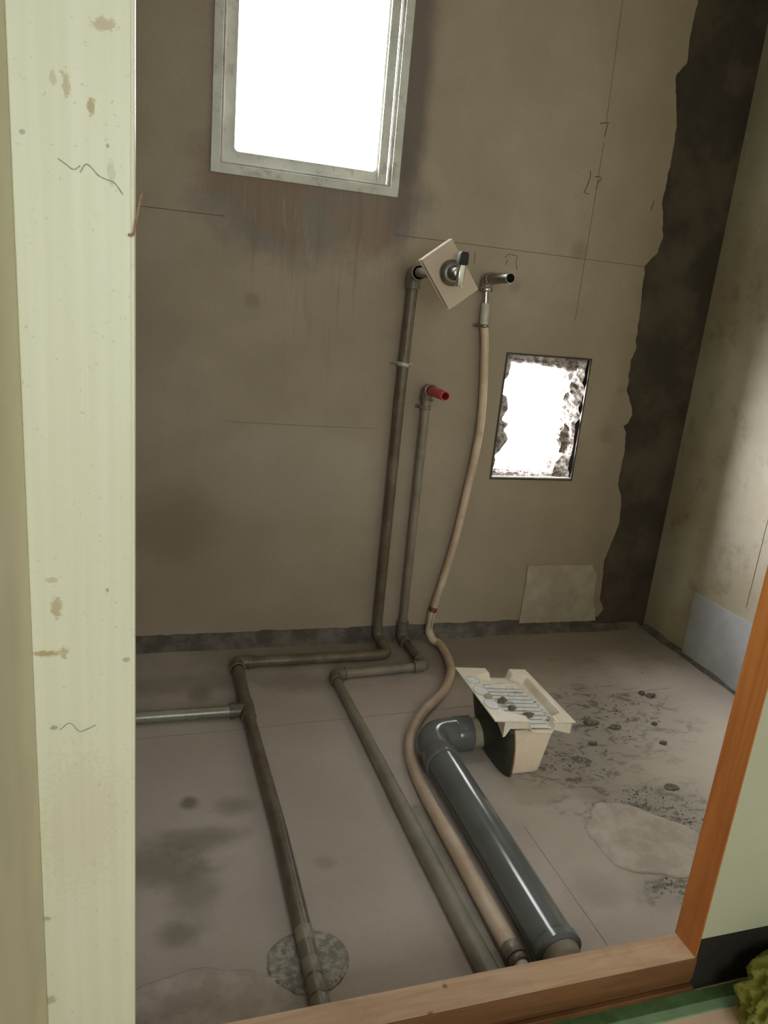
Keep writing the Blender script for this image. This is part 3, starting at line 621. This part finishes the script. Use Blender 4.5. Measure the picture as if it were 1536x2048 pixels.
# split sleeve: two half shells with a dark slit between
bm = bmesh.new(); a = Vector((0.985, ya, 0.122)); b = Vector((0.978, ya - 0.004, 0.050)); rows = []
for q in range(9):
    c = a.lerp(b, q / 8); rows.append([])
    for k in range(21):
        th = math.radians(-90 + 12 + (360 - 24) * k / 20); rows[-1].append(bm.verts.new(c + Vector((math.cos(th), math.sin(th), 0)) * rC * 0.98))
for q in range(8):
    for k in range(20): bm.faces.new((rows[q][k], rows[q][k + 1], rows[q + 1][k + 1], rows[q + 1][k]))
o = link('split_sleeve', bm, M['split'], Cc, True); s = o.modifiers.new('thickness', 'SOLIDIFY'); s.thickness = 0.002; s.offset = -1
hp = [(0.985, ya, 0.120), (0.978, ya - 0.004, 0.055), (0.986, ya - 0.030, 0.022)] + [(p[0], p[1], 0.0155) for p in ((1.0050, 2.2500, 0.0140), (0.9930, 2.1370, 0.0140), (0.9600, 2.0350, 0.0140), (0.8910, 1.9310, 0.0140), (0.7990, 1.8400, 0.0140), (0.7340, 1.7540, 0.0140), (0.6940, 1.6730, 0.0140), (0.6710, 1.5840, 0.0140))] + [(0.663, 1.44, 0.018), (0.665, 1.29, 0.020), (0.667, 1.13, 0.020), (0.669, 0.985, 0.020)]
pth = spline(hp); n = len(pth)
pipe('floor_run', pth, [rC * 0.72 if i < 9 else (0.0148 if i < n - 40 else 0.0148 + 0.0052 * sst(0, 30, i - n + 40)) for i in range(n)], M['hose'], Cc)
collar('coupling', (0.669, 0.992, 0.021), (0.670, 0.965, 0.021), 0.0225, 0.0225, M['fitting'], Cc)
collar('coupling', (0.670, 0.964, 0.021), (0.6705, 0.950, 0.021), 0.020, 0.0195, M['fitting'], Cc)
pipe('end_piece', [(0.670, 0.955, 0.021), (0.671, 0.87, 0.021)], 0.0155, M['white_sleeve'], Cc)
clamp('pipe_clamp', xc + 0.007, 1.140, rC, ya, M['chrome_dull'], 'dull metal clamp around the top of the beige hose', w=0.005, ear=0.012)

# ------------------------------------------------------------------ grey PVC drain pipe
rD = 0.0445; zd = 0.0465
D = thing('drain_pipe', 'thick glossy grey plastic drain pipe from the floor drain to the sill', 'pipe', (0.737, 0.90, 0))
yd = 1.655; xd = 0.742
pipe('pipe_barrel', [(xd - 0.006, yd - 0.10, zd), (xd, 1.2, zd), (xd, 0.945, zd)], rD, M['pvc'], D, 48)
bm = bmesh.new(); pth = fillet([(xd - 0.006, yd - 0.125, zd), (xd - 0.006, yd, zd), (xd + 0.115, yd + 0.002, zd)], 0.075, 14)
sweep(bm, pth, rD * 1.06, 48)
sweep(bm, [Vector((xd - 0.006, yd - 0.127, zd)), Vector((xd - 0.006, yd - 0.126, zd)), Vector((xd - 0.006, yd - 0.085, zd)), Vector((xd - 0.006, yd - 0.080, zd))], [rD, rD * 1.10, rD * 1.10, rD * 1.03], 48)
sweep(bm, [Vector((xd + 0.072, yd + 0.002, zd)), Vector((xd + 0.078, yd + 0.002, zd)), Vector((xd + 0.120, yd + 0.002, zd)), Vector((xd + 0.122, yd + 0.002, zd))], [rD * 1.03, rD * 1.10, rD * 1.10, rD], 48)
o = sharp(link('elbow', bm, M['pvc'], D, True), 50)
pipe('socket_rim', [(xd, 0.956, zd), (xd, 0.955, zd), (xd, 0.940, zd), (xd, 0.939, zd)], [rD, rD * 1.07, rD * 1.07, rD * 0.8], M['pvc'], D, 48)
o = pipe('reducer', [(xd + 0.003, 0.940, zd - .004), (xd + 0.003, 0.925, zd - 0.005), (xd + 0.003, 0.908, zd - 0.012), (xd + 0.003, 0.87, zd - 0.016)], [rD * 0.84, rD * 0.80, rD * 0.62, rD * 0.60], M['pvc_pale'], D, 40)
o['label'] = 'paler grey reducer at the sill end'
o = pipe('coupler', [(xd + 0.118, yd + .002, zd), (xd + 0.180, yd + .002, zd)], rD * 0.93, M['coupler'], D, 40); o['label'] = 'cream plastic coupler'

# ------------------------------------------------------------------ floor drain trap with its grate
T = thing('floor_drain', 'cream plastic floor drain box with a slotted grate standing loose on the slab', 'drain', (0.965, 1.60, 0))
TM = Matrix.Translation((0.976, 1.656, 0.1657)) @ Matrix.Rotation(-0.084, 4, 'Z') @ Matrix.Rotation(-0.089, 4, 'X') @ Matrix.Rotation(0.051, 4, 'Y')
w2, l2 = 0.114, 0.170
def sst(a, b, x):
    t = min(1, max(0, (x - a) / (b - a))); return t * t * (3 - 2 * t)
def depth(u, v):
    k = sst(0.110, 0.140, abs(v))                              # 0 in the middle, 1 at the short ends
    ul = -0.066 + 0.054 * k; ur = 0.092 - 0.036 * k
    t = sst(ul - 0.005, ul + 0.007, u) * (1 - sst(ur - 0.007, ur + 0.005, u))
    return -(0.026 + 0.004 * sst(0.15, 0.17, abs(v))) * t
bm = bmesh.new(); nu, nv = 96, 130; g = []
for i in range(nu + 1):
    u = -w2 + 2 * w2 * i / nu; g.append([])
    for j in range(nv + 1):
        v = -l2 + 2 * l2 * j / nv; g[-1].append(bm.verts.new(TM @ Vector((u, v, depth(u, v)))))
for i in range(nu):
    for j in range(nv):
        u = -w2 + 2 * w2 * (i + .5) / nu; v = -l2 + 2 * l2 * (j + .5) / nv
        if -0.052 < u < 0.070 and -0.108 < v < 0.108: continue
        if -0.006 < u < 0.046 and -0.158 < v <= -0.100: continue          # opening over the trap
        bm.faces.new((g[i][j], g[i + 1][j], g[i + 1][j + 1], g[i][j + 1]))
tray = link('tray', bm, M['plastic'], T, True); s = tray.modifiers.new('thickness', 'SOLIDIFY'); s.thickness = 0.0035; s.offset = -1
bm = bmesh.new()                                                    # skirts under the rim
def wedge(pts, th, axis):
    f0 = [bm.verts.new(TM @ Vector(p)) for p in pts]; f1 = [bm.verts.new(TM @ (Vector(p) + Vector(axis) * th)) for p in pts]; n = len(pts)
    bm.faces.new(f0); bm.faces.new(f1)
    for i in range(n): bm.faces.new((f0[i], f0[(i + 1) % n], f1[(i + 1) % n], f1[i]))
wedge([(-0.084, -l2 + .004, -.003), (-0.012, -l2 + .004, -.003), (-0.012, -l2 + .004, -.024), (-0.066, -l2 + .004, -.024), (-0.078, -l2 + .004, -.046), (-0.084, -l2 + .004, -.048)], 0.004, (0, 1, 0))
wedge([(0.052, -l2 + .004, -.003), (0.108, -l2 + .004, -.003), (0.108, -l2 + .004, -.036), (0.060, -l2 + .004, -.026)], 0.004, (0, 1, 0))
wedge([(0.108, -l2 + .004, -.003), (0.108, l2 - .004, -.003), (0.108, l2 - .004, -.020), (0.108, -l2 + .004, -.036)], 0.004, (-1, 0, 0))
wedge([(-0.084, -l2 + .006, -.003), (-0.084, l2 - .004, -.003), (-0.084, l2 - .004, -.022), (-0.084, -0.10, -.022), (-0.084, -l2 + .006, -.047)], 0.004, (1, 0, 0))
link('skirt', bm, M['plastic'], T)
# grate: frame and cross bars
bm = bmesh.new()
def tb(x0, x1, y0, y1, z0, z1):
    vs = box(bm, x0, x1, y0, y1, z0, z1)
    for v in vs: v.co = TM @ v.co
g0, g1, gz = -0.056, 0.074, -0.0195
tb(g0, g0 + 0.008, -0.112, 0.114, gz - .004, gz); tb(g1 - 0.010, g1, -0.112, 0.114, gz - .004, gz)
tb(-0.014, -0.006, -0.160, -0.105, gz - .004, gz); tb(0.046, 0.052, -0.160, -0.105, gz - .004, gz)
pitch = 0.0235
for k in range(12):
    y = 0.106 - k * pitch; hw = 0.0076
    x0_, x1_ = (g0, g1) if y > -0.112 else (-0.014, 0.052)
    tb(x0_, x1_, y - hw, y + hw, gz - .0045, gz)
grate = link('grate', bm, pipe_material('speckled_white_grate', (0.74, 0.72, 0.69), (0.86, 0.85, 0.84), (0.14, 0.12, 0.10), 0.28, 0.55), T, bevel=0.0008)
grate['label'] = 'speckled off-white slotted grate'
for k, (v, ru, rv) in enumerate(((0.078, 0.019, 0.026), (0.008, 0.021, 0.030), (-0.075, 0.019, 0.030))):
    c = Vector((-0.089, v, 0)); bm = bmesh.new(); n = 36
    vs = [bm.verts.new(TM @ (c + Vector((ru * math.cos(2 * math.pi * i / n), rv * math.sin(2 * math.pi * i / n), 0.0007)))) for i in range(n)]; bm.faces.new(vs)
    r2 = [bm.verts.new(TM @ (c + Vector((ru * math.cos(2 * math.pi * i / n), rv * math.sin(2 * math.pi * i / n), 0.0)))) for i in range(n)]
    for i in range(n): bm.faces.new((vs[i], vs[(i + 1) % n], r2[(i + 1) % n], r2[i]))
    ds = link('dried_spot', bm, M['spot'], T)
    link('spot_rim', tube([TM @ (c + Vector((ru * math.cos(2 * math.pi * i / n), rv * math.sin(2 * math.pi * i / n), 0.0006))) for i in range(n + 1)], 0.0011, 6), M['ring'], ds, True)
# trap body: tapered rounded box from the tray down to the slab
def rrect(cx, cy, hx, hy, r, z, n=8):
    out = []
    for sx, sy, a0 in ((1, 1, 0), (-1, 1, 90), (-1, -1, 180), (1, -1, 270)):
        for k in range(n + 1):
            a = math.radians(a0 + 90 * k / n); out.append(Vector((cx + sx * (hx - r) + r * math.cos(a), cy + sy * (hy - r) + r * math.sin(a), z)))
    return out
def loft(loops, cap=True, top=True):
    bm = bmesh.new(); R = [[bm.verts.new(p) for p in L] for L in loops]; n = len(R[0])
    for a in range(len(R) - 1):
        for i in range(n): bm.faces.new((R[a][i], R[a][(i + 1) % n], R[a + 1][(i + 1) % n], R[a + 1][i]))
    if cap: bm.faces.new(R[0])
    if cap and top: bm.faces.new(R[-1])
    return bm
def body(z, inf=0.0):
    t = z / 0.16
    xl = 0.918 - 0.013 * t; xr = 1.012 + 0.032 * t; yf = 1.512 - 0.002 * t; yk = 1.665 + 0.090 * t
    return ((xl + xr) / 2, (yf + yk) / 2, (xr - xl) / 2 + inf, (yk - yf) / 2 + inf)
loops = []
for z, sh in ((0.001, -0.012), (0.003, -0.005), (0.010, 0), (0.05, 0), (0.10, 0), (0.142, 0)):
    cx, cy, hx, hy = body(z, sh); loops.append(rrect(cx, cy, hx, hy, 0.014, z))
bm = loft(loops, True, False); bmesh.ops.rotate(bm, verts=bm.verts, cent=(0.965, 1.51, 0), matrix=Matrix.Rotation(-0.02, 3, 'Z'))
o = sharp(link('trap_body', bm, M['drain_body'], T, True), 60); s_ = o.modifiers.new('thickness', 'SOLIDIFY'); s_.thickness = 0.003; s_.offset = -1
# black mastic sheet wrapped over the left side
loops = []
for z in (0.004, 0.02, 0.05, 0.09, 0.13, 0.148):
    cx, cy, hx, hy = body(z); t = z / 0.16; n = 14; L = []
    front = 1.525 + 0.020 * math.sin(math.pi * min(1, t * 1.1)) * 0.3
    b = 0.006 + 0.012 * math.sin(math.pi * t)
    pts = [(cx - hx + 0.020, cy + hy + 0.004), (cx - hx - 0.002, cy + hy + 0.002), (cx - hx - b - 0.004, cy + hy - 0.03), (cx - hx - b - 0.006, cy), (cx - hx - b - 0.003, 1.545), (cx - hx - b * 0.5, 1.516), (cx - hx + 0.004 + 0.007 * math.sin(math.pi * t), 1.5065)]
    for p in spline([(q[0], q[1], z) for q in pts], 4): L.append(p)
    loops.append(L)
bm = bmesh.new(); R = [[bm.verts.new(p) for p in L] for L in loops]
for a in range(len(R) - 1):
    for i in range(len(R[0]) - 1): bm.faces.new((R[a][i], R[a][i + 1], R[a + 1][i + 1], R[a + 1][i]))
o = link('mastic_sheet', bm, M['rubber'], T, True); s = o.modifiers.new('thickness', 'SOLIDIFY'); s.thickness = 0.003; s.offset = 1; o['label'] = 'black mastic sheet on the left side'
link('mastic_edge', tube([L[-1] + Vector((0.001, -0.0015, 0)) for L in loops], [0.0018, 0.003, 0.0032, 0.003, 0.0026, 0.002], 8), M['mastic_edge'], T, True)

# ------------------------------------------------------------------ faucet on its scrap of wall board
FB = thing('wall_board', 'tilted beige scrap of wall board behind the chrome tap', 'board', (0.803, 2.06, 1.277))
BX = Vector((0.610, 0, -0.792)); BZ = Vector((0.792, 0, 0.610)); cc = Vector((0.8035, 2.050, 1.2775))
def slab(hx0, hx1, hz0, hz1, y0, y1):
    bm = bmesh.new(); vs = box(bm, hx0, hx1, y0, y1, hz0, hz1)
    for v in vs: v.co = Vector((cc.x, 0, cc.z)) + BX * v.co.x + BZ * v.co.z + Vector((0, v.co.y, 0))
    return bm
link('face_sheet', slab(-0.080, 0.080, -0.052, 0.053, 2.046, 2.050), M['board'], FB, bevel=0.0006)
link('core_layer', slab(-0.078, 0.078, -0.049, 0.050, 2.0502, 2.0578), M['coupler'], FB)
link('backing_sheet', slab(-0.081, 0.081, -0.056, 0.052, 2.058, 2.063), M['board'], FB, bevel=0.0006)
V = thing('tap', 'chrome tap with a black-topped lever sticking out of the tilted board', 'tap', (0.803, 2.045, 1.28))
vx, vz = 0.8055, 1.2830
link('escutcheon', tube([(vx, y, vz) for y in (2.0455, 2.043, 2.036, 2.030, 2.027)], [0.036, 0.036, 0.032, 0.023, 0.012], 40), M['chrome_dull'], V, True)
link('tap_body', tube([(vx, y, vz) for y in (2.032, 2.024, 2.0235, 1.992, 1.990)], [0.020, 0.020, 0.0155, 0.0155, 0.012], 32), M['chrome_dull'], V, True)
sharp(link('lever', loft([rrect(vx + 0.0012 * k, 1.982, a, b, 0.004, z, 4) for k, (a, b, z) in enumerate(((0.0085, 0.006, 1.247), (0.0095, 0.008, 1.250), (0.0100, 0.0085, 1.280), (0.0105, 0.009, 1.311), (0.009, 0.008, 1.313)))]), M['chrome'], V, True), 40)
sharp(link('lever_cap', loft([rrect(vx + 0.004 + 0.0002 * k, 1.982, a, b, 0.005, z, 5) for k, (a, b, z) in enumerate(((0.0115, 0.011, 1.304), (0.0135, 0.013, 1.307), (0.0130, 0.0125, 1.332), (0.0105, 0.0105, 1.338), (0.006, 0.006, 1.3395)))]), M['knob'], V, True), 50)

# ------------------------------------------------------------------ bent nail on the casing
bm = tube(fillet([(-0.0220, 0.8280, 1.2360), (-0.0170, 0.8280, 1.2360), (-0.0100, 0.8220, 1.2730), (-0.0070, 0.8240, 1.2760)], 0.004, 4), [0.0013] * 14 if False else 0.0013, 10)
tag(link('bent_wire', bm, M['rust_wire'], None, True), 'thin rusty bent wire sticking up from the edge of the cream casing', 'wire')

# ------------------------------------------------------------------ crumbs and chunks
def chunk(c, r, sd, label, grp=None, mat='chunk'):
    o = link('mortar_chunk', rock(c, r, sd), M[mat], None); tag(o, label, 'rubble', grp); return o
for k, (p, r, lb) in enumerate((((1.5860, 1.8530, 0.0000), (0.012, 0.009, 0.008), 'dark mortar lump on the slab, left of the pair nearest the grey wall patch'),
                    ((1.6080, 1.8340, 0.0000), (0.018, 0.011, 0.009), 'long dark mortar lump on the slab, right of the pair nearest the grey wall patch'),
                    ((1.5080, 1.6790, 0.0000), (0.011, 0.007, 0.006), 'small brown mortar lump alone on the slab right of the scraped mortar'),
                    ((1.4680, 1.5820, 0.0000), (0.011, 0.008, 0.006), 'small brown mortar lump near the brown jamb, between scrape and jamb'),
                    ((1.3050, 1.7170, 0.0000), (0.026, 0.015, 0.006), 'flattened mortar lump right of the floor drain rim'),
                    ((1.3680, 1.6830, 0.0000), (0.020, 0.012, 0.005), 'flat mortar crust beyond the lump by the floor drain'),
                    ((1.2450, 1.6140, 0.0000), (0.014, 0.009, 0.005), 'low mortar lump just right of the drain box'),
                    ((1.3540, 1.3930, 0.0000), (0.022, 0.014, 0.004), 'dark flat mortar crust close to the brown jamb'))):
    chunk((p[0], p[1], r[2] * 0.45), r, k + 1, lb)
def ontray(u, v, h): return TM @ Vector((u, v, h))
chunk(ontray(-0.034, -0.020, gz + 0.005), (0.014, 0.012, 0.009), 21, 'grey-brown mortar lump on the grate beside the wide rim')
chunk(ontray(-0.022, -0.062, gz + 0.004), (0.012, 0.010, 0.006), 23, 'flat grey chip on the grate, middle of the three lumps')
chunk(ontray(0.003, -0.108, gz + 0.005), (0.020, 0.010, 0.008), 25, 'dark broken lump on the near end of the grate')
chunk(ontray(-0.082, -0.030, 0.003), (0.013, 0.011, 0.004), 27, 'grey mortar dab stuck on the wide rim of the floor drain', mat='mortar_pale')
bm = bmesh.new(); rnd = random.Random(5)
zones = [((1.4110, 1.7480, 0.0000), 0.16, 0.13, 150), ((1.1340, 1.5530, 0.0000), 0.12, 0.05, 90), ((1.2450, 1.3590, 0.0000), 0.13, 0.05, 150), ((1.3020, 1.2710, 0.0000), 0.06, 0.07, 70), ((1.1060, 1.0740, 0.0000), 0.08, 0.04, 50), ((1.5560, 2.0610, 0.0000), 0.3, 0.1, 40)]
for c, sx, sy, n in zones:
    for i in range(n):
        x = c[0] + rnd.gauss(0, sx * 0.5); y = c[1] + rnd.gauss(0, sy * 0.5); r = rnd.choice((0.0008, 0.0012, 0.0016, 0.0028)) * rnd.uniform(0.7, 1.3)
        if x > 1.93 or x < 1.06 or y > 2.30 or y < 0.9: continue
        q = bmesh.ops.create_icosphere(bm, subdivisions=1, radius=r)['verts']; a = rnd.uniform(0, 3.1)
        for v in q:
            v.co.x *= rnd.uniform(0.7, 1.6); v.co.z *= 0.45; v.co = Matrix.Rotation(a, 3, 'Z') @ v.co + Vector((x, y, r * 0.3))
cr = tag(link('mortar_crumbs', bm, M['chunk'], None), 'scattered dark mortar crumbs on the slab right of the floor drain', 'rubble'); cr['kind'] = 'stuff'

# ------------------------------------------------------------------ yellow-green cloth on the anteroom floor
bm = bmesh.new(); bmesh.ops.create_icosphere(bm, subdivisions=6, radius=1)
for v in bm.verts:
    d = v.co.normalized(); f = noise.noise(d * 1.7 + Vector((3, 1, 2))) * 0.24 - abs(noise.noise(Vector((d.x * 2.2, d.y * 4.5, d.z * 3.0)))) * 0.24 + noise.noise(d * 40) * 0.035 + noise.noise(d * 90) * 0.03
    k = 1.02 + f; v.co = Vector((1.120 + 0.135 * d.x * k, 0.722 + 0.098 * d.y * k, 0.020 + max(0.0, 0.055 + 0.070 * d.z * k)))
tag(link('cloth', bm, M['cloth'], None, True), 'crumpled fluffy yellow-green cloth on the floor below the cream wall', 'cloth')
